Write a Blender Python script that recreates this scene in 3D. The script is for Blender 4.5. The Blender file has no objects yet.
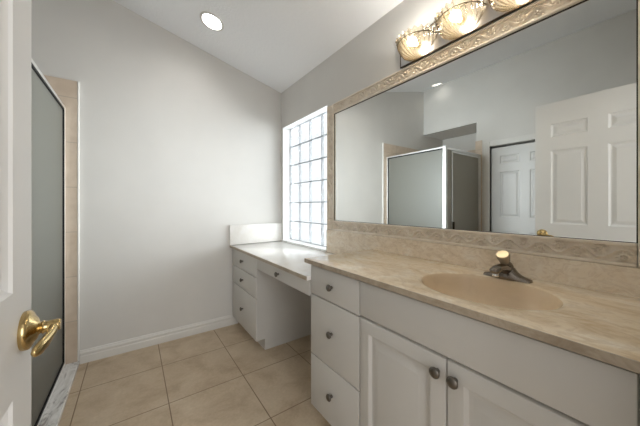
import bpy, bmesh, math
from mathutils import Vector, Matrix
PI = math.pi
S = bpy.context.scene
COL = S.collection

# ------------------------------------------------------------------ camera, world, daylight, exposure
CAM = (-1.3485, -2.6566, 1.1872)
cd = bpy.data.cameras.new('camera'); cam = bpy.data.objects.new('camera', cd); COL.objects.link(cam)
cam.location = CAM; cam.rotation_euler = (PI / 2, 0, -0.6156)
cd.sensor_width = 36; cd.lens = 264.26 / 640 * 36; cd.shift_y = -0.01213; cd.clip_start = 0.01
S.camera = cam
W = bpy.data.worlds.new('world'); S.world = W; W.use_nodes = True
bg = W.node_tree.nodes['Background']; bg.inputs[0].default_value = (1.0, 0.99, 0.97, 1); bg.inputs[1].default_value = 0.6

def area(name, loc, rot, sx, sy, power, color, spread=180):
    l = bpy.data.lights.new(name, 'AREA'); l.shape = 'RECTANGLE'; l.size = sx; l.size_y = sy; l.energy = power; l.color = color; l.spread = math.radians(spread)
    o = bpy.data.objects.new(name, l); COL.objects.link(o); o.location = loc; o.rotation_euler = rot
    return o
# daylight outside the glass block window, facing into the room
area('daylight_outside_window', (0.42, -0.456, 1.42), (0, PI / 2, 0), 1.7, 1.3, 180, (0.965, 0.985, 1.0), 86)
# added fill light beyond the open doorway, no such source in view
area('added_doorway_fill', (-1.1, -5.2, 1.75), (PI / 2, 0, 0), 2.6, 2.2, 55, (0.98, 0.99, 1.0))
vs = S.view_settings
vs.view_transform = 'Standard'; vs.look = 'None'; vs.gamma = 1.0; vs.exposure = 0.52; vs.use_curve_mapping = False
S.cycles.use_denoising = True
S.cycles.sample_clamp_indirect = 6
S.cycles.max_bounces = 14; S.cycles.diffuse_bounces = 6; S.cycles.transparent_max_bounces = 16

# ------------------------------------------------------------------ materials
def lin(r, g, b):
    f = lambda c: (c / 255 / 12.92) if c / 255 <= 0.04045 else ((c / 255 + 0.055) / 1.055) ** 2.4
    return (f(r), f(g), f(b), 1)

class NT:
    def __init__(s, name):
        s.m = bpy.data.materials.new(name); s.m.use_nodes = True
        s.t = s.m.node_tree; s.b = s.t.nodes['Principled BSDF']; s.out = s.t.nodes['Material Output']
        s.co = s.n('ShaderNodeTexCoord').outputs['Object']
    def n(s, kind, **kw):
        x = s.t.nodes.new(kind)
        for k, v in kw.items(): setattr(x, k, v)
        return x
    def l(s, a, b): s.t.links.new(a, b)
    def mapping(s, scale=(1, 1, 1), rot=(0, 0, 0), loc=(0, 0, 0)):
        m = s.n('ShaderNodeMapping'); s.l(s.co, m.inputs[0])
        m.inputs['Scale'].default_value = scale; m.inputs['Rotation'].default_value = rot; m.inputs['Location'].default_value = loc
        return m.outputs[0]
    def noise(s, scale, detail=4, vec=None, dist=0, rough=0.5):
        x = s.n('ShaderNodeTexNoise'); s.l(vec or s.co, x.inputs['Vector'])
        x.inputs['Scale'].default_value = scale; x.inputs['Detail'].default_value = detail
        x.inputs['Distortion'].default_value = dist; x.inputs['Roughness'].default_value = rough
        return x.outputs['Fac']
    def ramp(s, fac, stops):
        r = s.n('ShaderNodeValToRGB'); s.l(fac, r.inputs[0]); e = r.color_ramp.elements
        while len(e) < len(stops): e.new(0.5)
        for k, (p, c) in zip(e, stops): k.position = p; k.color = c
        return r.outputs[0]
    def mix(s, fac, a, b, mode='MIX'):
        x = s.n('ShaderNodeMix', data_type='RGBA', blend_type=mode)
        for sock, v in ((x.inputs['Factor'], fac), (x.inputs['A'], a), (x.inputs['B'], b)):
            if hasattr(v, 'is_output') or isinstance(v, bpy.types.NodeSocket): s.l(v, sock)
            else: sock.default_value = v
        return x.outputs['Result']
    def bump(s, h, strength, dist=0.01, to=None):
        b = s.n('ShaderNodeBump'); b.inputs['Strength'].default_value = strength; b.inputs['Distance'].default_value = dist
        s.l(h, b.inputs['Height'])
        s.l(b.outputs[0], (to or s.b).inputs['Normal'])
        return b.outputs[0]
    def set(s, **kw):
        for k, v in kw.items():
            sock = s.b.inputs[k.replace('_', ' ')]
            if isinstance(v, bpy.types.NodeSocket): s.l(v, sock)
            else: sock.default_value = v
        return s

def paint(name, c, rough=0.5, bs=0.05, scale=120, spec=0.4):
    t = NT(name); n = t.noise(3, 3)
    c2 = tuple(x * 0.965 for x in c[:3]) + (1,)
    t.set(Base_Color=t.ramp(n, [(0.35, c2), (0.65, c)]), Roughness=rough, Specular_IOR_Level=spec)
    if bs: t.bump(t.noise(scale, 3), bs, 0.004)
    return t.m

M = {}
M['wall'] = paint('wall_paint', lin(219, 217, 213), 0.6, 0.06, 160, 0.3)
def ceiling_mat():
    t = NT('ceiling_texture')
    t.set(Base_Color=lin(245, 246, 248), Roughness=0.85, Specular_IOR_Level=0.15)
    r = t.ramp(t.noise(55, 5, rough=0.6), [(0.42, (0, 0, 0, 1)), (0.6, (1, 1, 1, 1))])
    t.bump(r, 0.25, 0.006)
    return t.m
M['ceiling'] = ceiling_mat()
M['white_trim'] = paint('white_gloss_trim', lin(226, 224, 219), 0.35, 0)
M['door'] = paint('door_paint', lin(224, 223, 221), 0.4, 0.03, 60)
M['cabinet'] = paint('cabinet_paint', lin(207, 204, 199), 0.38, 0.03, 90)
M['dark_gap'] = paint('dark_gap', lin(40, 36, 32), 0.9, 0)
M['block_jamb'] = paint('window_reveal_paint', lin(236, 236, 234), 0.45, 0)

def floor_mat():
    # square tiles 0.447 m with brown grout, laid from the border at the shower curb
    t = NT('floor_tile')
    TT, X0, Y0 = 0.452, -1.6257, -0.3899
    sep = t.n('ShaderNodeSeparateXYZ'); t.l(t.co, sep.inputs[0])
    def mth(op, a, b=None):
        x = t.n('ShaderNodeMath', operation=op)
        for i, v in enumerate((a, b)):
            if v is None: continue
            if isinstance(v, bpy.types.NodeSocket): t.l(v, x.inputs[i])
            else: x.inputs[i].default_value = v
        return x.outputs[0]
    def cell(o, off): return mth('DIVIDE', mth('SUBTRACT', o, off), TT)
    cx, cy = cell(sep.outputs[0], X0), cell(sep.outputs[1], Y0)
    def edge(c): return mth('MINIMUM', mth('FRACT', c), mth('SUBTRACT', 1.0, mth('FRACT', c)))
    d = mth('MINIMUM', edge(cx), edge(cy))
    grout = t.ramp(d, [(0.0042, (1, 1, 1, 1)), (0.0075, (0, 0, 0, 1))])
    cmb = t.n('ShaderNodeCombineXYZ'); t.l(mth('FLOOR', cx), cmb.inputs[0]); t.l(mth('FLOOR', cy), cmb.inputs[1])
    wn = t.n('ShaderNodeTexWhiteNoise', noise_dimensions='3D'); t.l(cmb.outputs[0], wn.inputs['Vector'])
    base = t.ramp(t.noise(5, 8, rough=0.62, dist=0.4), [(0.3, lin(183, 162, 136)), (0.5, lin(203, 184, 158)), (0.72, lin(214, 198, 174))])
    fine = t.ramp(t.noise(70, 4), [(0.4, (0.93, 0.93, 0.93, 1)), (0.65, (1, 1, 1, 1))])
    base = t.mix(1.0, base, fine, 'MULTIPLY')
    tint = t.ramp(wn.outputs['Value'], [(0, (0.94, 0.93, 0.92, 1)), (1, (1, 1, 1, 1))])
    base = t.mix(1.0, base, tint, 'MULTIPLY')
    t.set(Base_Color=t.mix(grout, base, lin(134, 112, 89)), Roughness=0.42, Specular_IOR_Level=0.35)
    inv = t.n('ShaderNodeInvert'); t.l(grout, inv.inputs['Color'])
    t.bump(inv.outputs[0], 0.5, 0.003)
    return t.m
M['floor'] = floor_mat()

def marble(name, c1, c2, c3, scale=(7, 2.2, 7), rough=0.12, rot=(0, 0, 0.25), vein=0.85, spec=0.5):
    t = NT(name)
    v = t.mapping(scale, rot)
    n1 = t.noise(1.1, 7, v, 1.6, 0.6); n2 = t.noise(3.4, 9, v, 2.8, 0.7)
    a = t.ramp(n1, [(0.33, c1), (0.5, c2), (0.68, c3)])
    b = t.ramp(n2, [(0.42, (0.86, 0.83, 0.80, 1)), (0.54, (1, 1, 1, 1))])
    t.set(Base_Color=t.mix(vein, a, t.mix(1.0, a, b, 'MULTIPLY')), Roughness=rough, Specular_IOR_Level=spec)
    return t.m
M['marble'] = marble('beige_cultured_marble', lin(226, 204, 172), lin(241, 225, 199), lin(249, 240, 225), (6, 3.2, 6))
M['splash_marble'] = marble('beige_splash_marble', lin(224, 207, 182), lin(239, 225, 204), lin(247, 238, 223), (7, 4.5, 7), 0.2)
M['desk_marble'] = marble('pale_cultured_marble', lin(238, 235, 230), lin(243, 241, 237), lin(247, 246, 244), (3, 2, 3), rough=0.06, vein=0.2, spec=0.8)
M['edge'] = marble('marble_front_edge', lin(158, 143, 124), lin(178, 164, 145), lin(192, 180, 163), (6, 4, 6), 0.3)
M['basin'] = marble('basin_marble', lin(226, 205, 173), lin(230, 209, 179), lin(234, 215, 186), (2, 2, 2), 0.14, vein=0.2)
def curb_mat():
    t = NT('curb_marble'); v = t.mapping((9, 3, 9), (0, 0, 0.5))
    t.set(Base_Color=t.ramp(t.noise(1.6, 9, v, 2.5, 0.65), [(0.33, lin(160, 157, 155)), (0.45, lin(222, 220, 217)), (0.6, lin(242, 241, 239))]), Roughness=0.2)
    return t.m
M['curb'] = curb_mat()
def wall_tile():
    t = NT('shower_tile')
    b = t.n('ShaderNodeTexBrick', offset=0.0); t.l(t.mapping((1, 1, 1), (PI / 2, 0, 0)), b.inputs['Vector'])
    b.inputs['Scale'].default_value = 1; b.inputs['Brick Width'].default_value = 0.33; b.inputs['Row Height'].default_value = 0.33
    b.inputs['Mortar Size'].default_value = 0.003
    b.inputs['Color1'].default_value = lin(214, 198, 180); b.inputs['Color2'].default_value = lin(209, 192, 173); b.inputs['Mortar'].default_value = lin(190, 176, 160)
    f = t.ramp(t.noise(14, 6), [(0.35, (0.9, 0.88, 0.86, 1)), (0.65, (1, 1, 1, 1))])
    t.set(Base_Color=t.mix(1.0, b.outputs['Color'], f, 'MULTIPLY'), Roughness=0.35)
    return t.m
M['shower_tile'] = wall_tile()

def frame_stone(name, emboss):
    t = NT(name)
    a = t.ramp(t.noise(9, 7, rough=0.6), [(0.3, lin(225, 212, 195)), (0.55, lin(238, 228, 213)), (0.75, lin(245, 237, 225))])
    t.set(Base_Color=a, Roughness=0.3, Specular_IOR_Level=0.45)
    return t.m
M['frame_plain'] = frame_stone('frame_stone', False)
M['frame_relief'] = frame_stone('frame_stone_relief', True)

def metal(name, c, rough):
    t = NT(name); t.set(Base_Color=c, Metallic=1.0, Roughness=rough)
    return t.m
M['mirror'] = metal('mirror_silver', (0.91, 0.93, 0.915, 1), 0.0)
M['chrome'] = metal('polished_chrome', (0.72, 0.72, 0.71, 1), 0.12)
M['aluminium'] = metal('satin_aluminium', (0.86, 0.86, 0.85, 1), 0.35)
M['brass'] = metal('polished_brass', (0.52, 0.385, 0.18, 1), 0.2)
M['gold'] = metal('pale_gold', (0.86, 0.74, 0.52, 1), 0.35)
M['knob'] = metal('antique_pewter', (0.19, 0.172, 0.15, 1), 0.36)
M['faucet'] = metal('worn_nickel', (0.24, 0.21, 0.18, 1), 0.2)
M['bar'] = metal('grey_light_bar', (0.60, 0.60, 0.61, 1), 0.28)
M['dark_metal'] = metal('dark_bronze', (0.10, 0.08, 0.06, 1), 0.4)
M['frame_shadow'] = paint('painted_frame_shadow', lin(22, 22, 22), 0.6, 0)  # black that paints in the shaded inner sides of the shower frame
M['grout_line'] = paint('block_joint', lin(166, 172, 177), 0.8, 0)
M['caulk'] = paint('grey_sill_edge', lin(150, 146, 140), 0.5, 0)

def obscure_glass():
    t = NT('obscure_glass')
    tr = t.n('ShaderNodeBsdfTranslucent'); tr.inputs[0].default_value = lin(220, 216, 208)
    df = t.n('ShaderNodeBsdfDiffuse'); df.inputs[0].default_value = lin(144, 146, 140)
    gl = t.n('ShaderNodeBsdfGlossy'); gl.inputs['Roughness'].default_value = 0.38; gl.inputs[0].default_value = (0.8, 0.82, 0.81, 1)
    m1 = t.n('ShaderNodeMixShader'); m1.inputs[0].default_value = 0.72; t.l(df.outputs[0], m1.inputs[1]); t.l(tr.outputs[0], m1.inputs[2])
    m2 = t.n('ShaderNodeMixShader'); m2.inputs[0].default_value = 0.10; t.l(m1.outputs[0], m2.inputs[1]); t.l(gl.outputs[0], m2.inputs[2])
    b = t.bump(t.noise(220, 2), 0.4, 0.002, gl)
    t.l(m2.outputs[0], t.out.inputs['Surface'])
    return t.m
M['obscure'] = obscure_glass()

def block_glass():
    t = NT('wavy_glass_block')
    v = t.mapping((1, 1, 1))
    n = t.noise(17, 2, v, 2.6, 0.45)
    rip = t.ramp(n, [(0.38, (0, 0, 0, 1)), (0.5, (1, 1, 1, 1)), (0.62, (0, 0, 0, 1))])
    tp = t.n('ShaderNodeBsdfTransparent'); tp.inputs[0].default_value = (0.89, 0.915, 0.925, 1)
    tl = t.n('ShaderNodeBsdfTranslucent'); tl.inputs[0].default_value = (0.082, 0.083, 0.084, 1)
    gl = t.n('ShaderNodeBsdfGlossy'); gl.inputs['Roughness'].default_value = 0.12
    t.bump(rip, 0.9, 0.012, gl); t.bump(rip, 0.9, 0.012, tl)
    f = t.ramp(rip, [(0.0, (0.30, 0.30, 0.30, 1)), (1.0, (0.85, 0.85, 0.85, 1))])
    m1 = t.n('ShaderNodeMixShader'); t.l(f, m1.inputs[0]); t.l(tp.outputs[0], m1.inputs[1]); t.l(tl.outputs[0], m1.inputs[2])
    m2 = t.n('ShaderNodeMixShader'); m2.inputs[0].default_value = 0.10; t.l(m1.outputs[0], m2.inputs[1]); t.l(gl.outputs[0], m2.inputs[2])
    t.l(m2.outputs[0], t.out.inputs['Surface'])
    return t.m
M['block'] = block_glass()

def shade_glass():
    # clear pressed glass: thick flutes absorb more where they are seen edge on
    t = NT('cut_glass_shade')
    lw = t.n('ShaderNodeLayerWeight'); lw.inputs[0].default_value = 0.45
    tp = t.n('ShaderNodeBsdfTransparent')
    t.l(t.ramp(lw.outputs['Facing'], [(0.25, (0.97, 0.94, 0.88, 1)), (0.62, (0.42, 0.29, 0.13, 1))]), tp.inputs[0])
    tl = t.n('ShaderNodeBsdfTranslucent'); tl.inputs[0].default_value = (0.30, 0.23, 0.13, 1)
    gl = t.n('ShaderNodeBsdfGlossy'); gl.inputs['Roughness'].default_value = 0.12
    m1 = t.n('ShaderNodeMixShader'); m1.inputs[0].default_value = 0.12; t.l(tp.outputs[0], m1.inputs[1]); t.l(tl.outputs[0], m1.inputs[2])
    m2 = t.n('ShaderNodeMixShader'); t.l(t.ramp(lw.outputs['Fresnel'], [(0.0, (0.06, 0.06, 0.06, 1)), (1.0, (0.6, 0.6, 0.6, 1))]), m2.inputs[0]); t.l(m1.outputs[0], m2.inputs[1]); t.l(gl.outputs[0], m2.inputs[2])
    t.l(m2.outputs[0], t.out.inputs['Surface'])
    return t.m
M['shade'] = shade_glass()
def glow(name, c, s):
    t = NT(name); t.set(Base_Color=c, Emission_Color=c, Emission_Strength=s)
    return t.m
M['bulb'] = glow('lit_bulb', (1.0, 0.95, 0.87, 1), 82)
M['lens_dim'] = glow('dimmer_lit_lens', (1.0, 0.97, 0.92, 1), 4)
M['lens'] = glow('lit_lens', (1.0, 0.98, 0.95, 1), 36)
def acrylic():
    t = NT('clear_acrylic'); t.set(Base_Color=(0.55, 0.45, 0.33, 1), Roughness=0.12, Transmission_Weight=0.35, IOR=1.45)
    return t.m
M['acrylic'] = acrylic()

# ------------------------------------------------------------------ mesh helpers
def B(): return bmesh.new()
def box(bm, x0, x1, y0, y1, z0, z1, bev=0, seg=2):
    r = bmesh.ops.create_cube(bm, size=1)['verts']
    for v in r:
        v.co = Vector(((x0 + x1) / 2 + v.co.x * abs(x1 - x0), (y0 + y1) / 2 + v.co.y * abs(y1 - y0), (z0 + z1) / 2 + v.co.z * abs(z1 - z0)))
    if bev:
        e = list({e for v in r for e in v.link_edges})
        bmesh.ops.bevel(bm, geom=e, offset=bev, segments=seg, affect='EDGES', profile=0.5)
    return bm
def prism(bm, pts, f0, f1):
    """closed outline swept between two planes; f0/f1 map an outline point to 3-D"""
    a = [bm.verts.new(f0(p)) for p in pts]; b = [bm.verts.new(f1(p)) for p in pts]
    n = len(pts); bm.faces.new(a); bm.faces.new(b[::-1])
    for i in range(n): bm.faces.new((a[i], a[(i + 1) % n], b[(i + 1) % n], b[i]))
    return bm
def loft(bm, rings, closed=True, cap0=True, cap1=True):
    R = [[bm.verts.new(p) for p in r] for r in rings]
    for r, q in zip(R, R[1:]):
        n = len(r)
        for i in range(n if closed else n - 1): bm.faces.new((r[i], r[(i + 1) % n], q[(i + 1) % n], q[i]))
    if cap0: bm.faces.new(R[0][::-1])
    if cap1: bm.faces.new(R[-1])
    return bm
def lathe(bm, prof, M4=None, n=32, cap0=True, cap1=True, wob=None):
    """prof: (radius, height) pairs about local +Z, placed by matrix M4"""
    M4 = M4 or Matrix.Identity(4); rings = []
    for r, z in prof:
        ring = []
        for k in range(n):
            a = 2 * PI * k / n; rr = r * (wob(a, z, r) if wob else 1)
            ring.append(M4 @ Vector((rr * math.cos(a), rr * math.sin(a), z)))
        rings.append(ring)
    return loft(bm, rings, True, cap0, cap1)
def tube(bm, pts, rad, n=12):
    rings = []; P = [Vector(p) for p in pts]
    for i, p in enumerate(P):
        d = (P[min(i + 1, len(P) - 1)] - P[max(i - 1, 0)]).normalized()
        u = d.cross(Vector((0, 0, 1)) if abs(d.z) < 0.9 else Vector((1, 0, 0))).normalized(); w = d.cross(u)
        r = rad[i] if isinstance(rad, (list, tuple)) else rad
        ru, rw = r if isinstance(r, tuple) else (r, r)
        rings.append([p + u * math.cos(2 * PI * k / n) * ru + w * math.sin(2 * PI * k / n) * rw for k in range(n)])
    return loft(bm, rings)
def slab(bm, P, a0, a1, b0, b1, thick, panels=(), prof=(), edge=0.004, back=True):
    """panel-front slab: P(a, b, d) maps to 3-D, d = 0 front face, nested rings cut each panel"""
    V = {}
    def v(a, b, d):
        k = (round(a, 5), round(b, 5), round(d, 5))
        if k not in V: V[k] = bm.verts.new(P(a, b, d))
        return V[k]
    def quad(*q):
        q = [v(*p) for p in q]
        try: bm.faces.new(q)
        except ValueError: pass
    i0, i1, j0, j1 = a0 + edge, a1 - edge, b0 + edge, b1 - edge
    A = sorted({i0, i1} | {p[0] for p in panels} | {p[1] for p in panels}); Bc = sorted({j0, j1} | {p[2] for p in panels} | {p[3] for p in panels})
    for x, y in zip(A, A[1:]):
        for z, w in zip(Bc, Bc[1:]):
            if any(p[0] - 1e-6 <= x and y <= p[1] + 1e-6 and p[2] - 1e-6 <= z and w <= p[3] + 1e-6 for p in panels): continue
            quad((x, z, 0), (y, z, 0), (y, w, 0), (x, w, 0))
    for (p0, p1, q0, q1) in panels:
        prev = (p0, p1, q0, q1, 0.0)
        for ins, dep in prof:
            cur = (p0 + ins, p1 - ins, q0 + ins, q1 - ins, dep)
            for (ca, cb) in (((0, 2), (1, 2)), ((1, 2), (1, 3)), ((1, 3), (0, 3)), ((0, 3), (0, 2))):
                quad((prev[ca[0]], prev[ca[1]], prev[4]), (prev[cb[0]], prev[cb[1]], prev[4]), (cur[cb[0]], cur[cb[1]], cur[4]), (cur[ca[0]], cur[ca[1]], cur[4]))
            prev = cur
        quad((prev[0], prev[2], prev[4]), (prev[1], prev[2], prev[4]), (prev[1], prev[3], prev[4]), (prev[0], prev[3], prev[4]))
    # rounded outer edge: front border -> side -> back
    loops = [(i0, i1, j0, j1, 0.0), (a0 + edge * 0.3, a1 - edge * 0.3, b0 + edge * 0.3, b1 - edge * 0.3, -edge * 0.3), (a0, a1, b0, b1, -edge), (a0, a1, b0, b1, -thick)]
    def border(L):
        x0, x1, y0, y1, d = L
        if L is loops[0]:
            return [(x, y0, d) for x in A] + [(x1, y, d) for y in Bc[1:]] + [(x, y1, d) for x in A[::-1][1:]] + [(x0, y, d) for y in Bc[::-1][1:-1]]
        sa = lambda x: x0 if x == i0 else x1 if x == i1 else x
        sb = lambda y: y0 if y == j0 else y1 if y == j1 else y
        return [(sa(x), y0, d) for x in A] + [(x1, sb(y), d) for y in Bc[1:]] + [(sa(x), y1, d) for x in A[::-1][1:]] + [(x0, sb(y), d) for y in Bc[::-1][1:-1]]
    for L, Q in zip(loops, loops[1:]):
        a, b = border(L), border(Q); n = len(a)
        for k in range(n): quad(a[k], a[(k + 1) % n], b[(k + 1) % n], b[k])
    if back:
        try: bm.faces.new([v(*p) for p in border(loops[-1])])
        except ValueError: pass
    return bm

def obj(name, bm, mat, parent=None, smooth=False, auto=None, origin=None):
    bmesh.ops.recalc_face_normals(bm, faces=bm.faces)
    off = Vector(origin) if origin is not None else (Vector(parent['_at']) if parent else Vector((0, 0, 0)))
    for v in bm.verts: v.co -= off
    me = bpy.data.meshes.new(name); bm.to_mesh(me); bm.free()
    me.materials.append(M[mat] if isinstance(mat, str) else mat)
    if smooth or auto:
        me.polygons.foreach_set('use_smooth', [True] * len(me.polygons))
        if auto:
            me.set_sharp_from_angle(angle=math.radians(auto))
    o = bpy.data.objects.new(name, me); COL.objects.link(o)
    if parent:
        o.parent = parent
        if origin is not None: o.location = off - Vector(parent['_at'])
        o['_at'] = tuple(off)
    else:
        o.location = off if origin is not None else (0, 0, 0)
        o['_at'] = tuple(off)
    return o
def tag(o, label, cat=None, group=None, kind=None):
    if label: o['label'] = label
    if cat: o['category'] = cat
    if group: o['group'] = group
    if kind: o['kind'] = kind
    return o
def thing(name, label, cat, loc=(0, 0, 0), group=None, kind=None):
    o = bpy.data.objects.new(name, None); COL.objects.link(o); o.location = loc; o['_at'] = tuple(loc); o.empty_display_size = 0.1
    return tag(o, label, cat, group, kind)
def struct(name, bm, mat, label, cat=None, auto=None):
    return tag(obj(name, bm, mat, auto=auto), label, cat or name.split('_')[0], kind='structure')

# ------------------------------------------------------------------ the room
ZC, SL = 2.4367, 0.252                     # ceiling height at the mirror wall, slope away from it
zc = lambda x: ZC - SL * x
XL, YN, XA, YA = -2.708, -2.64, -3.30, -0.85
TH = 0.14
OY0, OY1, OZ0, OZ1 = -0.866, -0.046, 0.785, 2.04     # window opening

bm = B(); box(bm, -3.45, TH, YN - TH - 1.6, TH, -0.06, 0.0)
struct('floor', bm, 'floor', 'beige square tile floor with brown grout lines', 'floor')
bm = B(); prism(bm, [(-3.45, zc(-3.45)), (TH, zc(TH)), (TH, zc(TH) + 0.08), (-3.45, zc(-3.45) + 0.08)], lambda p: (p[0], TH, p[1]), lambda p: (p[0], YN - TH, p[1]))
ceil = struct('ceiling', bm, 'ceiling', 'white sloped ceiling with a fine knockdown texture', 'ceiling')
CANS = [(-0.836, -0.445), (-2.55, -0.33)]
for cx, cy in CANS:                      # round openings for the recessed lights
    bm = B(); lathe(bm, [(0.0745, -0.2), (0.0745, 0.2)], Matrix.Translation((cx, cy, zc(cx))) @ Matrix.Rotation(math.atan(SL), 4, 'Y'), 48)
    cut = obj('cutter', bm, 'ceiling'); mod = ceil.modifiers.new('hole', 'BOOLEAN'); mod.operation = 'DIFFERENCE'; mod.solver = 'EXACT'; mod.object = cut
    me = bpy.data.meshes.new_from_object(ceil.evaluated_get(bpy.context.evaluated_depsgraph_get()))
    ceil.modifiers.clear(); ceil.data = me; bpy.data.objects.remove(cut, do_unlink=True)
bm = B(); prism(bm, [(-3.45, 0), (TH, 0), (TH, zc(TH)), (-3.45, zc(-3.45))], lambda p: (p[0], 0, p[1]), lambda p: (p[0], TH, p[1]))
struct('wall_back', bm, 'wall', 'plain pale grey far wall between the shower and the window', 'wall')
bm = B(); Yb = YN - TH
box(bm, 0, TH, Yb, OY0, 0, ZC); box(bm, 0, TH, OY1, 0, 0, ZC); box(bm, 0, TH, OY0, OY1, 0, OZ0); box(bm, 0, TH, OY0, OY1, OZ1, ZC)
struct('wall_right', bm, 'wall', 'pale grey wall carrying the big mirror and the window', 'wall')
# opposite wall (seen in the mirror) with closet doorway and shower alcove
DY0, DY1, DZ = -1.80, -1.025, 2.0
bm = B(); zt = zc(XL)
box(bm, XL - 0.12, XL, Yb, DY0, 0, zt); box(bm, XL - 0.12, XL, DY1, YA, 0, zt); box(bm, XL - 0.12, XL, DY0, DY1, DZ, zt); box(bm, XL - 0.12, XL, YA, 0, 2.38, zt)
box(bm, XL - 0.75, XL - 0.69, -2.1, YA - 0.13, 0, 2.5); box(bm, XL - 0.69, XL - 0.12, -2.1, -2.04, 0, 2.5); box(bm, XL - 0.69, XL - 0.12, -2.04, YA - 0.13, 2.44, 2.5)
struct('wall_left', bm, 'wall', 'grey wall opposite the mirror with the closet door, seen in the mirror', 'wall')
bm = B(); box(bm, XA - 0.12, XA, YA - 0.12, 0, 0, 2.5); box(bm, XA, XL - 0.12, YA - 0.12, YA, 0, 2.5); box(bm, XA, XL - 0.12, YA, 0, 2.38, 2.5)
struct('wall_alcove', bm, 'wall', 'grey recess walls and low soffit over the shower, seen in the mirror', 'wall')
# near wall with the doorway the camera stands in
EX0, EX1, EZ = -1.555, -0.70, 2.06
bm = B()
for pts in ([(-3.45, 0), (EX0, 0), (EX0, zc(EX0)), (-3.45, zc(-3.45))], [(EX1, 0), (TH, 0), (TH, zc(TH)), (EX1, zc(EX1))], [(EX0, EZ), (EX1, EZ), (EX1, zc(EX1)), (EX0, zc(EX0))]):
    prism(bm, pts, lambda p: (p[0], YN, p[1]), lambda p: (p[0], Yb, p[1]))
struct('wall_front', bm, 'wall', 'grey wall with the entry doorway', 'wall')

# baseboards
def baseboard(name, p0, p1, nrm, label):
    prof = [(0, 0), (0.014, 0), (0.014, 0.052), (0.0115, 0.058), (0.0115, 0.066), (0.014, 0.070), (0.0135, 0.080), (0.008, 0.088), (0.006, 0.096), (0.0, 0.098)]
    bm = B(); n = Vector(nrm)
    prism(bm, prof, lambda p: Vector(p0) + n * p[0] + Vector((0, 0, p[1])), lambda p: Vector(p1) + n * p[0] + Vector((0, 0, p[1])))
    return struct(name, bm, 'white_trim', label, 'baseboard')
baseboard('baseboard_back', (-1.672, 0, 0), (-0.49, 0, 0), (0, -1, 0), 'white moulded baseboard along the far wall')
baseboard('baseboard_left', (XL, YN, 0), (XL, DY0 - 0.075, 0), (1, 0, 0), 'white baseboard on the wall behind the open entry door')
baseboard('baseboard_front', (XL + 0.014, YN, 0), (EX0 - 0.075, YN, 0), (0, 1, 0), 'white baseboard on the near wall behind the entry door')

# shower tile cladding on the walls, marble curb
TZ = 2.107
bm = B(); box(bm, XA + 0.012, -1.687, -0.011, 0, 0.0, TZ)
tb = struct('trim_1', bm, 'shower_tile', 'beige tile strip on the far wall at the shower, with white edge', 'wall tile')
bm = B(); box(bm, -1.687, -1.677, -0.013, 0, 0.0, TZ, 0.003)
obj('edge_strip', bm, 'white_trim', tb)['label'] = 'white edge strip'
bm = B(); box(bm, XA, XA + 0.012, YA, 0, 0, TZ)
struct('trim_2', bm, 'shower_tile', 'beige tile cladding at the back of the shower recess', 'wall tile')
bm = B(); box(bm, XA + 0.012, XL + 0.0, YA, YA + 0.012, 0, TZ); box(bm, XL, XL + 0.011, YA - 0.075, YA + 0.012, 0, TZ)
struct('trim_3', bm, 'shower_tile', 'beige tile strip beside the closet door, seen in the mirror', 'wall tile')
bm = B(); box(bm, -1.80, -1.675, -0.945, -0.011, 0, 0.028, 0.005); box(bm, XL + 0.011, -1.80, -0.945, -0.85, 0, 0.028, 0.005)
struct('trim_4', bm, 'curb', 'grey veined marble curb below the shower glass', 'shower curb')

# closet door, casing
PROF = [(0.003, -0.005), (0.012, -0.011), (0.019, -0.011), (0.040, -0.003), (0.043, -0.003)]
def six_panel(w):
    st, mu = 0.106, 0.108; pw = (w - 2 * st - mu) / 2
    cols = [(st, st + pw), (st + pw + mu, w - st)]
    rows = [(0.20, 0.832), (1.02, 1.632), (1.742, 1.852)]
    return [(c[0], c[1], r[0], r[1]) for c in cols for r in rows]
w2 = DY1 - DY0 - 0.010
bm = B(); k = (DZ - 0.03) / 2.03
slab(bm, lambda a, b, d: (XL - 0.03 + d, DY0 + 0.005 + a, 0.008 + b), 0, w2, 0, DZ - 0.034, 0.035, six_panel(w2), PROF, 0.003)
d2 = struct('door_2', bm, 'door', 'white six-panel closet door seen in the mirror beside the shower', 'door')
bm = B(); lathe(bm, [(0.027, 0), (0.027, 0.004), (0.012, 0.01), (0.010, 0.03), (0.022, 0.04), (0.027, 0.052), (0.02, 0.064), (0.0, 0.067)][:-1] + [(0.004, 0.067)], Matrix.Translation((XL - 0.03, DY0 + 0.07, 0.95)) @ Matrix.Rotation(PI / 2, 4, 'Y'))
obj('door_knob', bm, 'brass', d2, auto=40)
bm = B()
box(bm, XL - 0.09, XL + 0.016, DY1, DY1 + 0.07, 0, DZ + 0.07, 0.004); box(bm, XL - 0.0, XL + 0.016, DY0 - 0.07, DY0, 0, DZ + 0.07, 0.004); box(bm, XL, XL + 0.016, DY0, DY1, DZ, DZ + 0.07, 0.004)
struct('trim_5', bm, 'white_trim', 'white casing around the closet door seen in the mirror', 'door casing')

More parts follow.
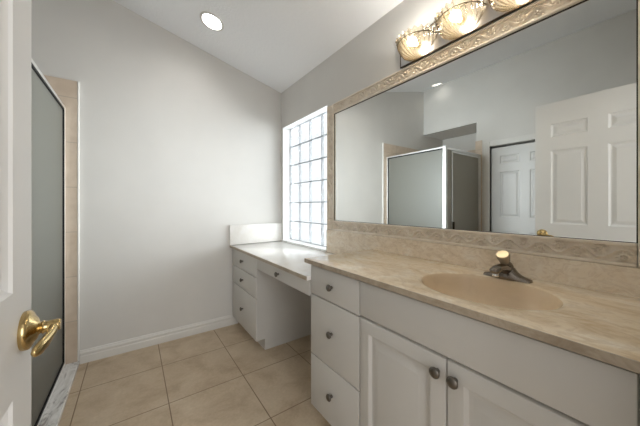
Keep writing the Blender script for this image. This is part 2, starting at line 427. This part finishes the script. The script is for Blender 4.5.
# entry door, standing open at a right angle to the near wall
EF, EY0, EY1 = -1.521, -2.622, -1.860
wE = EY1 - EY0
bm = B()
slab(bm, lambda a, b, d: (EF + d, EY0 + a, 0.012 + b), 0, wE, 0, 2.03, 0.0175, six_panel(wE), PROF, 0.002, back=False)
slab(bm, lambda a, b, d: (EF - 0.035 - d, EY0 + a, 0.012 + b), 0, wE, 0, 2.03, 0.0175, six_panel(wE), PROF, 0.002, back=False)
bmesh.ops.remove_doubles(bm, verts=bm.verts, dist=1e-5)
d1 = struct('door_1', bm, 'door', 'white six-panel entry door standing open at the left edge', 'door')
hY, hZ = -1.910, 0.945
def handle(sgn, x):
    m = Matrix.Translation((x, hY, hZ)) @ Matrix.Rotation(sgn * PI / 2, 4, 'Y')
    bm = B(); lathe(bm, [(0.036, 0), (0.037, 0.004), (0.036, 0.009), (0.032, 0.012), (0.026, 0.014), (0.020, 0.019), (0.013, 0.021), (0.0105, 0.024), (0.013, 0.027), (0.0105, 0.030), (0.0115, 0.036), (0.0115, 0.049), (0.0095, 0.052)], m, 36)
    o = obj('door_handle', bm, 'brass', d1, auto=50); o['label'] = 'polished brass lever handle'
    bm = B(); X = lambda t: x + sgn * t
    tube(bm, [(X(0.043), hY + 0.006, hZ + 0.001), (X(0.043), hY - 0.008, hZ - 0.003), (X(0.041), hY - 0.026, hZ - 0.009), (X(0.038), hY - 0.046, hZ - 0.014), (X(0.034), hY - 0.064, hZ - 0.017), (X(0.031), hY - 0.076, hZ - 0.017), (X(0.030), hY - 0.082, hZ - 0.016)],
         [(0.006, 0.008), (0.008, 0.010), (0.007, 0.010), (0.0065, 0.012), (0.006, 0.0125), (0.005, 0.009), (0.003, 0.004)], 14)
    obj('lever', bm, 'brass', o, smooth=True)
handle(1, EF); handle(-1, EF - 0.035)
for hz in (0.25, 1.02, 1.80):
    bm = B(); tube(bm, [(EF + 0.004, EY0 - 0.006, hz - 0.045), (EF + 0.004, EY0 - 0.006, hz + 0.045)], 0.006); obj('hinge', bm, 'brass', d1, auto=40)
bm = B()   # doorway jambs and casing on the room side
box(bm, EX0, EX0 + 0.005, Yb, YN, 0, EZ); box(bm, EX1 - 0.015, EX1, Yb, YN, 0, EZ); box(bm, EX0, EX1, Yb, YN, EZ - 0.008, EZ)
box(bm, EX0 - 0.07, EX0, YN, YN + 0.014, 0, EZ + 0.07, 0.003); box(bm, EX1, EX1 + 0.07, YN, YN + 0.014, 0, EZ + 0.07, 0.003); box(bm, EX0, EX1, YN, YN + 0.014, EZ, EZ + 0.07, 0.003)
struct('trim_6', bm, 'white_trim', 'white jamb and casing of the entry doorway', 'door casing')

# ------------------------------------------------------------------ glass block window
BX = 0.078
w1 = thing('window_1', 'glass block window with white reveal above the desk', 'window', (0, (OY0 + OY1) / 2, OZ0), kind='structure')
bm = B(); t_ = 0.006
box(bm, -0.004, TH, OY1 - t_, OY1 + 0.0, OZ0, OZ1); box(bm, -0.004, TH, OY0, OY0 + t_, OZ0, OZ1); box(bm, -0.004, TH, OY0, OY1, OZ1 - t_, OZ1)
obj('frame', bm, 'block_jamb', w1)
bm = B(); box(bm, -0.022, TH, OY0 + t_, OY1 - t_, OZ0 + 0.009, OZ0 + 0.024, 0.003)
obj('sill', bm, 'block_jamb', w1)
gy0, gy1, gz0, gz1 = OY0 + t_, OY1 - t_, OZ0 + 0.024, OZ1 - t_
NC, NR = 4, 6; pw, ph = (gy1 - gy0) / NC, (gz1 - gz0) / NR; J = 0.003
bm = B(); box(bm, 0, 0.032, -pw / 2 + J, pw / 2 - J, -ph / 2 + J, ph / 2 - J, 0.004, 2)
proto = None
for c in range(NC):
    for r in range(NR):
        at = (BX, gy1 - pw * (c + 0.5), gz0 + ph * (r + 0.5))
        if proto is None:
            proto = obj('glass_block', bm, 'block', None, auto=50); b_ = proto
        else:
            b_ = proto.copy(); COL.objects.link(b_)
        b_.parent = w1; b_.location = Vector(at) - Vector(w1['_at'])
bm = B()
for c in range(NC + 1):
    y = gy1 - pw * c; box(bm, BX + 0.004, BX + 0.028, max(y - J, gy0), min(y + J, gy1), gz0, gz1)
for r in range(NR + 1):
    z = gz0 + ph * r
    for c in range(NC): box(bm, BX + 0.0035, BX + 0.0285, gy1 - pw * (c + 1) + J, gy1 - pw * c - J, max(z - J, gz0), min(z + J, gz1))
obj('mortar_joint', bm, 'grout_line', w1)

# ------------------------------------------------------------------ shower enclosure
GX, GY, GZ0, GZ1 = -1.765, -0.90, 0.028, 1.905
sh = thing('shower_enclosure', 'corner shower enclosure of obscure glass in satin metal framing', 'shower', (GX, GY, GZ0))
bm = B(); box(bm, GX - 0.003, GX + 0.003, GY + 0.02, -0.03, GZ0 + 0.02, GZ1 - 0.02)
obj('fixed_panel', bm, 'obscure', sh)['label'] = 'obscure grey-green glass panel'
fw = 0.020
bm = B()
box(bm, GX - 0.014, GX + 0.014, GY, -0.011, GZ1 - fw, GZ1, 0.002); box(bm, GX - 0.014, GX + 0.014, GY, -0.011, GZ0, GZ0 + fw, 0.002)
box(bm, GX - 0.014, GX + 0.014, -0.011 - fw, -0.011, GZ0 + fw, GZ1 - fw, 0.002)
obj('panel_frame', bm, 'aluminium', sh)
bm = B(); g = 0.012  # dark strips stand in for the shadow between frame and glass
y0, y1, z0, z1 = GY + 0.012, -0.011 - fw, GZ0 + fw, GZ1 - fw
for sx in (1, -1):
    xa, xb = GX + sx * 0.003, GX + sx * 0.012
    xa, xb = min(xa, xb), max(xa, xb)
    box(bm, xa, xb, y0, y1, z1 - g, z1); box(bm, xa, xb, y0, y1, z0, z0 + g); box(bm, xa, xb, y1 - g, y1, z0 + g, z1 - g)
obj('frame_shadow', bm, 'frame_shadow', sh)['label'] = 'black strip painting the shadow inside the panel frame'
bm = B(); box(bm, GX - 0.02, GX + 0.02, GY - 0.03, GY + 0.012, GZ0, GZ1 + 0.006, 0.003)
obj('corner_post', bm, 'aluminium', sh)
bm = B()
XD = XL + 0.012
box(bm, XD, GX - 0.02, GY - 0.014, GY + 0.014, GZ1 - 0.03, GZ1, 0.002); box(bm, XD, XD + 0.026, GY - 0.014, GY + 0.014, GZ0, GZ1 - 0.03, 0.002); box(bm, XD + 0.026, GX - 0.02, GY - 0.014, GY + 0.014, GZ0, GZ0 + 0.02, 0.002)
obj('door_frame', bm, 'aluminium', sh)
bm = B(); dx0, dx1 = XD + 0.03, GX - 0.16
box(bm, dx0, dx1, GY - 0.003, GY + 0.003, GZ0 + 0.03, GZ1 - 0.04)
sd = obj('shower_door', bm, 'obscure', sh)
bm = B()
box(bm, dx1 - 0.022, dx1, GY - 0.01, GY + 0.01, GZ0 + 0.024, GZ1 - 0.034, 0.002); box(bm, dx0, dx0 + 0.022, GY - 0.01, GY + 0.01, GZ0 + 0.024, GZ1 - 0.034, 0.002)
box(bm, dx0 + 0.022, dx1 - 0.022, GY - 0.01, GY + 0.01, GZ1 - 0.056, GZ1 - 0.034, 0.002); box(bm, dx0 + 0.022, dx1 - 0.022, GY - 0.01, GY + 0.01, GZ0 + 0.024, GZ0 + 0.046, 0.002)
obj('door_rail', bm, 'aluminium', sd)
bm = B(); box(bm, dx1 - 0.024, dx1 - 0.006, GY - 0.035, GY - 0.011, 0.78, 0.98, 0.004); obj('pull_handle', bm, 'dark_metal', sd)
bm = B(); box(bm, dx1 + 0.004, GX - 0.022, GY - 0.003, GY + 0.003, GZ0 + 0.022, GZ1 - 0.032); obj('side_panel', bm, 'obscure', sh)
bm = B()
box(bm, XA + 0.012, -1.80, YA + 0.012, -0.012, 0.0, 0.012); box(bm, XL, -1.80, GY + 0.05, YA + 0.012, 0.0, 0.012)
struct('trim_7', bm, 'shower_tile', 'beige shower floor behind the obscure glass', 'shower floor')

# ------------------------------------------------------------------ recessed ceiling lights
tilt = math.atan(SL)
def downlight(x, y, label, lens='lens'):
    t = thing('recessed_light', label, 'ceiling light', (x, y, zc(x)), 'recessed ceiling lights')
    bm = B(); lathe(bm, [(0.072, 0.075), (0.072, 0.0), (0.074, -0.006), (0.084, -0.0065), (0.092, -0.003), (0.0925, -0.0005), (0.0742, -0.0005), (0.0742, 0.078), (0.002, 0.078), (0.002, 0.075)], None, 48, False, False)
    o = obj('trim_ring', bm, 'white_trim', None, auto=40); o.parent = t
    bm = B(); lathe(bm, [(0.0715, 0.050), (0.0715, 0.044), (0.060, 0.040), (0.030, 0.036), (0.001, 0.035)], None, 40, False, True)
    o = obj('lens', bm, lens, None, smooth=True); o.parent = t
    t.rotation_euler = (0, tilt, 0)
    return t
downlight(*CANS[0], 'round lit recessed light in the ceiling near the far wall')
downlight(*CANS[1], 'small lit recessed light by the opposite wall, seen in the mirror', 'lens_dim')

# ------------------------------------------------------------------ cabinetry
def knob(P, d, s=1.0):
    bm = B(); m = Matrix.Translation(P) @ Matrix.Rotation(-PI / 2, 4, 'Y')
    lathe(bm, [(0.0075 * s, 0), (0.0065 * s, 0.006), (0.006 * s, 0.011), (0.010 * s, 0.014), (0.0160 * s, 0.017), (0.0172 * s, 0.0205), (0.0165 * s, 0.0235), (0.0140 * s, 0.0262), (0.0100 * s, 0.0282), (0.0055 * s, 0.0293), (0.001 * s, 0.0296)], m, 24)
    o = obj('knob', bm, 'knob', d, auto=60); o['label'] = 'dark pewter knob'
    return o
def front(name, parent, XF, ya, yb, za, zb, panels=(), prof=(), edge=0.006, th=0.019):
    bm = B(); slab(bm, lambda a, b, d: (XF - d, a, b), ya, yb, za, zb, th, panels, prof, edge)
    return obj(name, bm, 'cabinet', parent, auto=35)
CABP = [(0.003, -0.004), (0.010, -0.013), (0.018, -0.014), (0.025, -0.013), (0.046, -0.002), (0.050, -0.001)]
XF = -0.543
# vanity
Y0, Y1 = -1.427, -2.632
va = thing('vanity_cabinet', 'off-white vanity cabinet under the beige sink counter', 'cabinet', (-0.27, -2.03, 0))
bm = B()
box(bm, XF + 0.020, -0.022, Y0 - 0.020, Y0 - 0.002, 0.088, 0.862); box(bm, XF + 0.020, -0.022, Y1, Y1 + 0.018, 0.088, 0.862)
box(bm, XF + 0.020, -0.022, Y1 + 0.018, Y0 - 0.020, 0.088, 0.106); box(bm, -0.030, -0.022, Y1 + 0.018, Y0 - 0.020, 0.106, 0.862)
box(bm, XF + 0.020, XF + 0.036, Y1 + 0.018, Y0 - 0.020, 0.842, 0.862); box(bm, XF + 0.020, XF + 0.036, Y1 + 0.018, Y0 - 0.020, 0.688, 0.720)
box(bm, XF + 0.020, XF + 0.036, -1.835, -1.79, 0.106, 0.842); box(bm, XF + 0.020, XF + 0.036, -2.23, -2.18, 0.106, 0.688); box(bm, XF + 0.020, XF + 0.036, Y1 + 0.018, -2.575, 0.106, 0.842)
box(bm, XF + 0.085, -0.003, Y1, Y0 - 0.002, 0, 0.088)
obj('body', bm, 'cabinet', va)
YD = -1.811
for za, zb in ((0.702, 0.857), (0.374, 0.697), (0.086, 0.369)):
    d = front('drawer', va, XF, YD, Y0, za, zb); knob((XF, (YD + Y0) / 2, (za + zb) / 2 + (0.012 if zb < 0.8 else 0.0)), d)
front('false_front', va, XF, -2.594, YD - 0.006, 0.708, 0.857)
YM = -2.206
for ya, yb, ky in ((YM + 0.002, YD - 0.006, YM + 0.028), (-2.594, YM - 0.002, YM - 0.030)):
    d = front('door', va, XF, ya, yb, 0.09, 0.700, [(ya + 0.052, yb - 0.052, 0.15, 0.646)], CABP)
    knob((XF, ky, 0.652), d, 1.05)
bm = B(); box(bm, XF + 0.004, XF + 0.021, Y1, -2.598, 0.088, 0.857); obj('filler_strip', bm, 'cabinet', va)
# desk drawer cabinet against the far wall
XG = -0.545
dc = thing('desk_drawer_cabinet', 'white three-drawer cabinet under the pale desk top by the far wall', 'cabinet', (-0.27, -0.31, 0))
bm = B(); yk = -0.632
box(bm, XG + 0.020, -0.003, yk + 0.006, -0.016, 0.092, 0.770); box(bm, XG + 0.080, -0.003, yk + 0.006, -0.016, 0, 0.092)
obj('body', bm, 'cabinet', dc)
for za, zb in ((0.606, 0.766), (0.436, 0.601), (0.092, 0.431)):
    d = front('drawer', dc, XG, yk, -0.018, za, zb); knob((XG, -0.325, (za + zb) / 2), d)
# pencil drawer between the two cabinets
pd = thing('pencil_drawer', 'wide shallow white drawer spanning the open knee space', 'drawer', (-0.27, -1.03, 0.67))
bm = B(); box(bm, XG + 0.020, -0.02, -1.421, yk - 0.003, 0.690, 0.768); obj('drawer_box', bm, 'cabinet', pd)
d = front('drawer_front', pd, XG, -1.421, yk - 0.004, 0.678, 0.766); knob((XG, -1.035, 0.722), d)

# ------------------------------------------------------------------ counters
ds = thing('desk_countertop', 'pale glossy marble desk top under the glass block window', 'countertop', (-0.28, -0.7, 0.77))
bm = B(); box(bm, -0.5636, 0.0, -1.4235, -0.003, 0.770, 0.794, 0.002); obj('slab', bm, 'desk_marble', ds, auto=40)
bm = B(); box(bm, -0.5686, -0.5637, -1.4235, -0.003, 0.771, 0.7934, 0.0015); obj('edge_band', bm, 'edge', ds)['label'] = 'grey-brown front edge'
bm = B(); box(bm, -0.5686, -0.003, -0.021, 0.0, 0.7942, 0.990, 0.004); obj('backsplash', bm, 'desk_marble', ds, auto=40)

VT, VX, VY0, VY1 = 0.889, -0.562, -1.391, -2.638
vt = thing('sink_countertop', 'beige marble vanity counter with an oval sink', 'countertop', (-0.28, -2.0, 0.864))
SC = Vector((-0.307, -2.211)); SA, SB = 0.182, 0.219     # semi-axes along X, Y
def vt_mesh():
    bm = B(); N = 96
    x0, x1, y0, y1 = VX + 0.005, -0.0, VY1, VY0
    angs = [2 * PI * k / N for k in range(N)]
    for cx, cy in ((x0, y0), (x0, y1), (x1, y0), (x1, y1)):
        a = math.atan2(cy - SC.y, cx - SC.x) % (2 * PI)
        i = min(range(N), key=lambda k: abs((angs[k] - a + PI) % (2 * PI) - PI)); angs[i] = a
    angs.sort()
    def rect(a, ins=0):
        c, s = math.cos(a), math.sin(a); t = 1e9
        if c > 1e-9: t = min(t, (x1 - ins - SC.x) / c)
        if c < -1e-9: t = min(t, (x0 + ins - SC.x) / c)
        if s > 1e-9: t = min(t, (y1 - ins - SC.y) / s)
        if s < -1e-9: t = min(t, (y0 + ins - SC.y) / s)
        return SC.x + c * t, SC.y + s * t
    def ell(a, k):
        c, s = math.cos(a), math.sin(a); r = 1 / math.sqrt((c / (SA * k)) ** 2 + (s / (SB * k)) ** 2)
        return SC.x + c * r, SC.y + s * r
    rings = []
    rings.append([(*rect(a), VT - 0.023) for a in angs])
    rings.append([(*rect(a), VT - 0.002) for a in angs])
    rings.append([(*rect(a, 0.0006), VT - 0.0006) for a in angs])
    rings.append([(*rect(a, 0.0025), VT) for a in angs])
    rings.append([(*ell(a, 1.06), VT) for a in angs])
    rings.append([(*ell(a, 1.03), VT - 0.0008) for a in angs])
    rings.append([(*ell(a, 1.0), VT - 0.004) for a in angs])
    loft(bm, rings, True, False, False)
    bm2 = B(); R2 = []
    for k, dz in ((1.0, 0.004), (0.98, 0.010), (0.965, 0.020), (0.945, 0.038), (0.91, 0.062), (0.85, 0.088), (0.75, 0.110), (0.58, 0.126), (0.35, 0.134), (0.11, 0.137)):
        R2.append([(*ell(a, k), VT - dz) for a in angs])
    loft(bm2, R2, True, False, True)
    return bm, bm2
b1, b2 = vt_mesh()
o = obj('slab', b1, 'marble', vt, auto=30)
bm = B(); box(bm, VX, VX + 0.0049, VY1, VY0, VT - 0.023, VT - 0.0006, 0.0015); obj('edge_band', bm, 'edge', vt)['label'] = 'grey-brown front edge'
o = obj('sink_basin', b2, 'basin', vt, smooth=True); o['label'] = 'smooth oval beige basin'
bm = B(); lathe(bm, [(0.021, 0), (0.021, 0.003), (0.016, 0.004), (0.012, 0.002), (0.002, 0.003)], Matrix.Translation((SC.x, SC.y, VT - 0.1365)), 28); obj('drain', bm, 'chrome', o, auto=40)
bm = B(); box(bm, -0.020, 0.0, VY1, OY0 - 0.004, 0.7945, 0.984, 0.003); obj('backsplash', bm, 'splash_marble', vt)

# ------------------------------------------------------------------ big wall mirror in a relief frame
mi = thing('wall_mirror', 'large wall mirror in a beige relief tile frame', 'mirror', (0, -1.76, 0.985))
MY0, MY1, MZ0, MZ1 = -0.964, -2.553, 1.063, 1.932
OUT0 = -0.880
bm = B(); box(bm, -0.007, -0.001, MY1 - 0.004, MY0 + 0.004, MZ0 - 0.004, MZ1 + 0.004); obj('mirror_glass', bm, 'mirror', mi)
bm = B(); e_ = 0.006
for q in ((MY1, MY0, MZ1 - 0.004, MZ1), (MY1, MY0, MZ0, MZ0 + 0.002), (MY0 - 0.004, MY0, MZ0, MZ1), (MY1, MY1 + 0.004, MZ0, MZ1)):
    box(bm, -0.0095, -0.0072, *q)
obj('glass_edge', bm, 'dark_gap', mi)
def frame_piece(ya, yb, za, zb, along):
    # plain rounded outer and inner border with a relief field between
    w = 0.011
    bm = B()
    if along == 'y':
        box(bm, -0.022, 0, ya, yb, zb - w, zb, 0.004); box(bm, -0.022, 0, ya, yb, za, za + w, 0.004)
    else:
        box(bm, -0.022, 0, yb - w, yb, za, zb, 0.004); box(bm, -0.022, 0, ya, ya + w, za, zb, 0.004)
    p = obj('frame_border', bm, 'frame_plain', mi, auto=40)
    # carved scroll: an undulating stem with curled leaves, as a real height field on the band
    s0, s1, t0, t1 = (ya + 0.001, yb - 0.001, za + w - 0.001, zb - w + 0.001) if along == 'y' else (za + 0.001, zb - 0.001, ya + w - 0.001, yb - w + 0.001)
    ns, nt = int((s1 - s0) / 0.0035), 16; hw = (t1 - t0) / 2; P_ = hw * 3.8
    def carve(u, v):
        ph = 2 * PI * u / P_; stem = 0.55 * hw * math.sin(ph)
        h = math.exp(-((v - stem) / (0.16 * hw)) ** 2)
        k = round((u / P_ - 0.25) * 2); uc = (k / 2 + 0.25) * P_; vc = (-0.38 if k % 2 == 0 else 0.38) * hw
        d = math.hypot(u - uc, v - vc); a = math.atan2(v - vc, u - uc)
        h = max(h, math.exp(-((d - hw * (0.30 + 0.05 * a / PI)) / (0.11 * hw)) ** 2), 0.9 * math.exp(-(d / (0.13 * hw)) ** 2))
        h = max(h, 0.7 * max(0.0, math.cos(9 * a)) * math.exp(-((d - 0.58 * hw) / (0.16 * hw)) ** 2))
        return h * min(1.0, (hw - abs(v)) / (0.12 * hw))
    bm = B(); G = []
    for a in range(ns + 1):
        row = []
        for b in range(nt + 1):
            u = s0 + (s1 - s0) * a / ns; v = t0 + (t1 - t0) * b / nt
            x = -0.008 - 0.0135 * carve(u - s0, v - (t0 + t1) / 2)
            row.append(bm.verts.new((x, u, v) if along == 'y' else (x, v, u)))
        G.append(row)
    for a in range(ns):
        for b in range(nt): bm.faces.new((G[a][b], G[a + 1][b], G[a + 1][b + 1], G[a][b + 1]))
    rim = [G[a][0] for a in range(ns + 1)] + [G[ns][b] for b in range(1, nt + 1)] + [G[a][nt] for a in range(ns - 1, -1, -1)] + [G[0][b] for b in range(nt - 1, 0, -1)]
    back = [bm.verts.new((-0.0003, q.co.y, q.co.z)) for q in rim]
    for k in range(len(rim)): bm.faces.new((rim[k], rim[(k + 1) % len(rim)], back[(k + 1) % len(rim)], back[k]))
    bm.faces.new(back)
    obj('relief_band', bm, 'frame_relief', p, auto=60)['label'] = 'beige band with raised leaf scroll relief'
frame_piece(MY1 - 0.084, MY1, 0.985, 2.012, 'z')
frame_piece(MY0, OUT0, 0.985, 2.012, 'z')
frame_piece(MY1 + 0.002, MY0 - 0.002, MZ1, 2.012, 'y')
frame_piece(MY1 + 0.002, MY0 - 0.002, 0.985, MZ0, 'y')

# ------------------------------------------------------------------ vanity light bar with three cut glass bowls
LY0, LY1, LZ0, LZ1 = -2.362, -1.634, 2.016, 2.165
vl = thing('vanity_light', 'three-bowl vanity light bar above the mirror', 'wall light', (0, -1.998, LZ0))
bm = B(); box(bm, -0.030, 0, LY0, LY1, LZ0, LZ1, 0.003); obj('back_bar', bm, 'bar', vl)
bm = B()
box(bm, -0.032, -0.026, LY0 - 0.002, LY1 + 0.002, LZ0 - 0.002, LZ0 + 0.003); box(bm, -0.032, -0.026, LY0 - 0.002, LY1 + 0.002, LZ1 - 0.003, LZ1 + 0.002)
box(bm, -0.032, -0.026, LY1 - 0.003, LY1 + 0.002, LZ0 + 0.003, LZ1 - 0.003); box(bm, -0.032, -0.026, LY0 - 0.002, LY0 + 0.003, LZ0 + 0.003, LZ1 - 0.003)
obj('edge_trim', bm, 'dark_metal', vl)['label'] = 'dark metal edging'
BX0, RZ = -0.031, 2.098
def half_bowl(bm, y):
    """fluted half bowl hung against the bar, open at the top, scalloped lip"""
    n = 97; rings = []
    po = [(0.0025, -0.0805), (0.012, -0.080), (0.040, -0.077), (0.062, -0.069), (0.082, -0.055), (0.097, -0.036), (0.107, -0.015), (0.111, 0.004), (0.116, 0.020), (0.121, 0.028)]
    pi_ = [(r - 0.005, z + 0.002) for r, z in po[::-1]]
    for r, z in po + pi_:
        ring = []
        for k in range(n):
            a = PI * k / (n - 1)
            w = 1 + 0.042 * math.cos(24 * a + z * 60) * min(1, r / 0.06)
            zz = z + (0.004 * math.cos(24 * a + z * 60) if z > 0.018 else 0)
            ring.append((BX0 - r * w * math.sin(a), y + r * w * math.cos(a), RZ + zz))
        rings.append(ring)
    rings.append(rings[0])
    R = [[bm.verts.new(p) for p in q] for q in rings[:-1]]; R.append(R[0])
    for q, t in zip(R, R[1:]):
        for k in range(n - 1): bm.faces.new((q[k], q[k + 1], t[k + 1], t[k]))
    for e in (0, n - 1): bm.faces.new([q[e] for q in R[:-1]])
    return bm
for y in (-1.757, -1.998, -2.239):
    shd = obj('glass_shade', half_bowl(B(), y), 'shade', vl, auto=50); shd['label'] = 'lit fluted cut glass half bowl'
    bm = B(); tube(bm, [(BX0 - 0.1125 * math.sin(PI * k / 40), y + 0.1125 * math.cos(PI * k / 40), RZ + 0.004) for k in range(41)], 0.0024, 8)
    obj('rim_band', bm, 'dark_metal', shd, smooth=True)['label'] = 'thin dark rim band'
    bm = B(); tube(bm, [(BX0, y, RZ - 0.005), (BX0 - 0.022, y, RZ - 0.005), (BX0 - 0.026, y, RZ - 0.006)], [0.018, 0.018, 0.012], 20); obj('lamp_socket', bm, 'brass', shd, auto=40)
    bm = B(); lathe(bm, [(0.010, 0.0), (0.014, 0.008), (0.021, 0.022), (0.024, 0.036), (0.020, 0.050), (0.010, 0.058), (0.002, 0.060)], Matrix.Translation((BX0 - 0.024, y, RZ - 0.005)) @ Matrix.Rotation(-PI / 2, 4, 'Y'), 24)
    obj('bulb', bm, 'bulb', shd, smooth=True)

# ------------------------------------------------------------------ faucet
FX, FY = -0.100, -2.215
fa = thing('faucet', 'single-handle metal faucet with a clear gold-topped knob behind the sink', 'faucet', (FX, FY, VT))
# base plate with two tapering wings, swept along Y
rings = []
half = ((0.084, 0.010, 0.005), (0.081, 0.018, 0.010), (0.066, 0.022, 0.014), (0.050, 0.024, 0.020), (0.036, 0.026, 0.031), (0.025, 0.028, 0.046), (0.014, 0.029, 0.054))
for t, hw, hh in [(-a, b, c) for a, b, c in half] + list(half[::-1]):
    q = [(FX - hw * math.cos(PI * k / 8), FY + t, VT + 0.0005 + hh * (math.sin(PI * k / 8) ** 0.6)) for k in range(9)]
    q += [(FX + hw, FY + t, VT + 0.0002), (FX - hw, FY + t, VT + 0.0002)]
    rings.append(q)
bm = B(); loft(bm, rings); obj('base', bm, 'faucet', fa, auto=50)
bm = B(); tube(bm, [(FX + 0.012, FY, VT + 0.030), (FX - 0.02, FY, VT + 0.040), (FX - 0.055, FY, VT + 0.049), (FX - 0.090, FY, VT + 0.051), (FX - 0.116, FY, VT + 0.046), (FX - 0.124, FY, VT + 0.040)],
     [(0.024, 0.022), (0.024, 0.020), (0.022, 0.017), (0.020, 0.014), (0.018, 0.012), (0.012, 0.007)], 16)
obj('spout', bm, 'faucet', fa, smooth=True)
bm = B(); lathe(bm, [(0.0115, 0), (0.0115, 0.014), (0.009, 0.018)], Matrix.Translation((FX - 0.106, FY, VT + 0.024)), 20); obj('aerator', bm, 'chrome', fa, auto=40)
km = Matrix.Translation((FX - 0.004, FY, VT + 0.050)) @ Matrix.Rotation(math.radians(-36), 4, 'Y')
bm = B(); lathe(bm, [(0.024, -0.006), (0.022, 0.006), (0.014, 0.013), (0.012, 0.026)], km, 24); obj('stem', bm, 'faucet', fa, auto=50)
bm = B(); lathe(bm, [(0.014, 0.020), (0.018, 0.026), (0.021, 0.040), (0.0245, 0.058), (0.023, 0.064)], km, 32, True, True, lambda a, z, r: 1 + 0.03 * math.cos(10 * a)); kn = obj('handle_knob', bm, 'acrylic', fa, auto=50); kn['label'] = 'clear faceted knob'
bm = B(); lathe(bm, [(0.0205, 0.0642), (0.0205, 0.0660), (0.002, 0.0672)], km, 28); obj('knob_cap', bm, 'gold', kn, auto=50)['label'] = 'pale gold cap'

for o in S.objects:
    if '_at' in o: del o['_at']
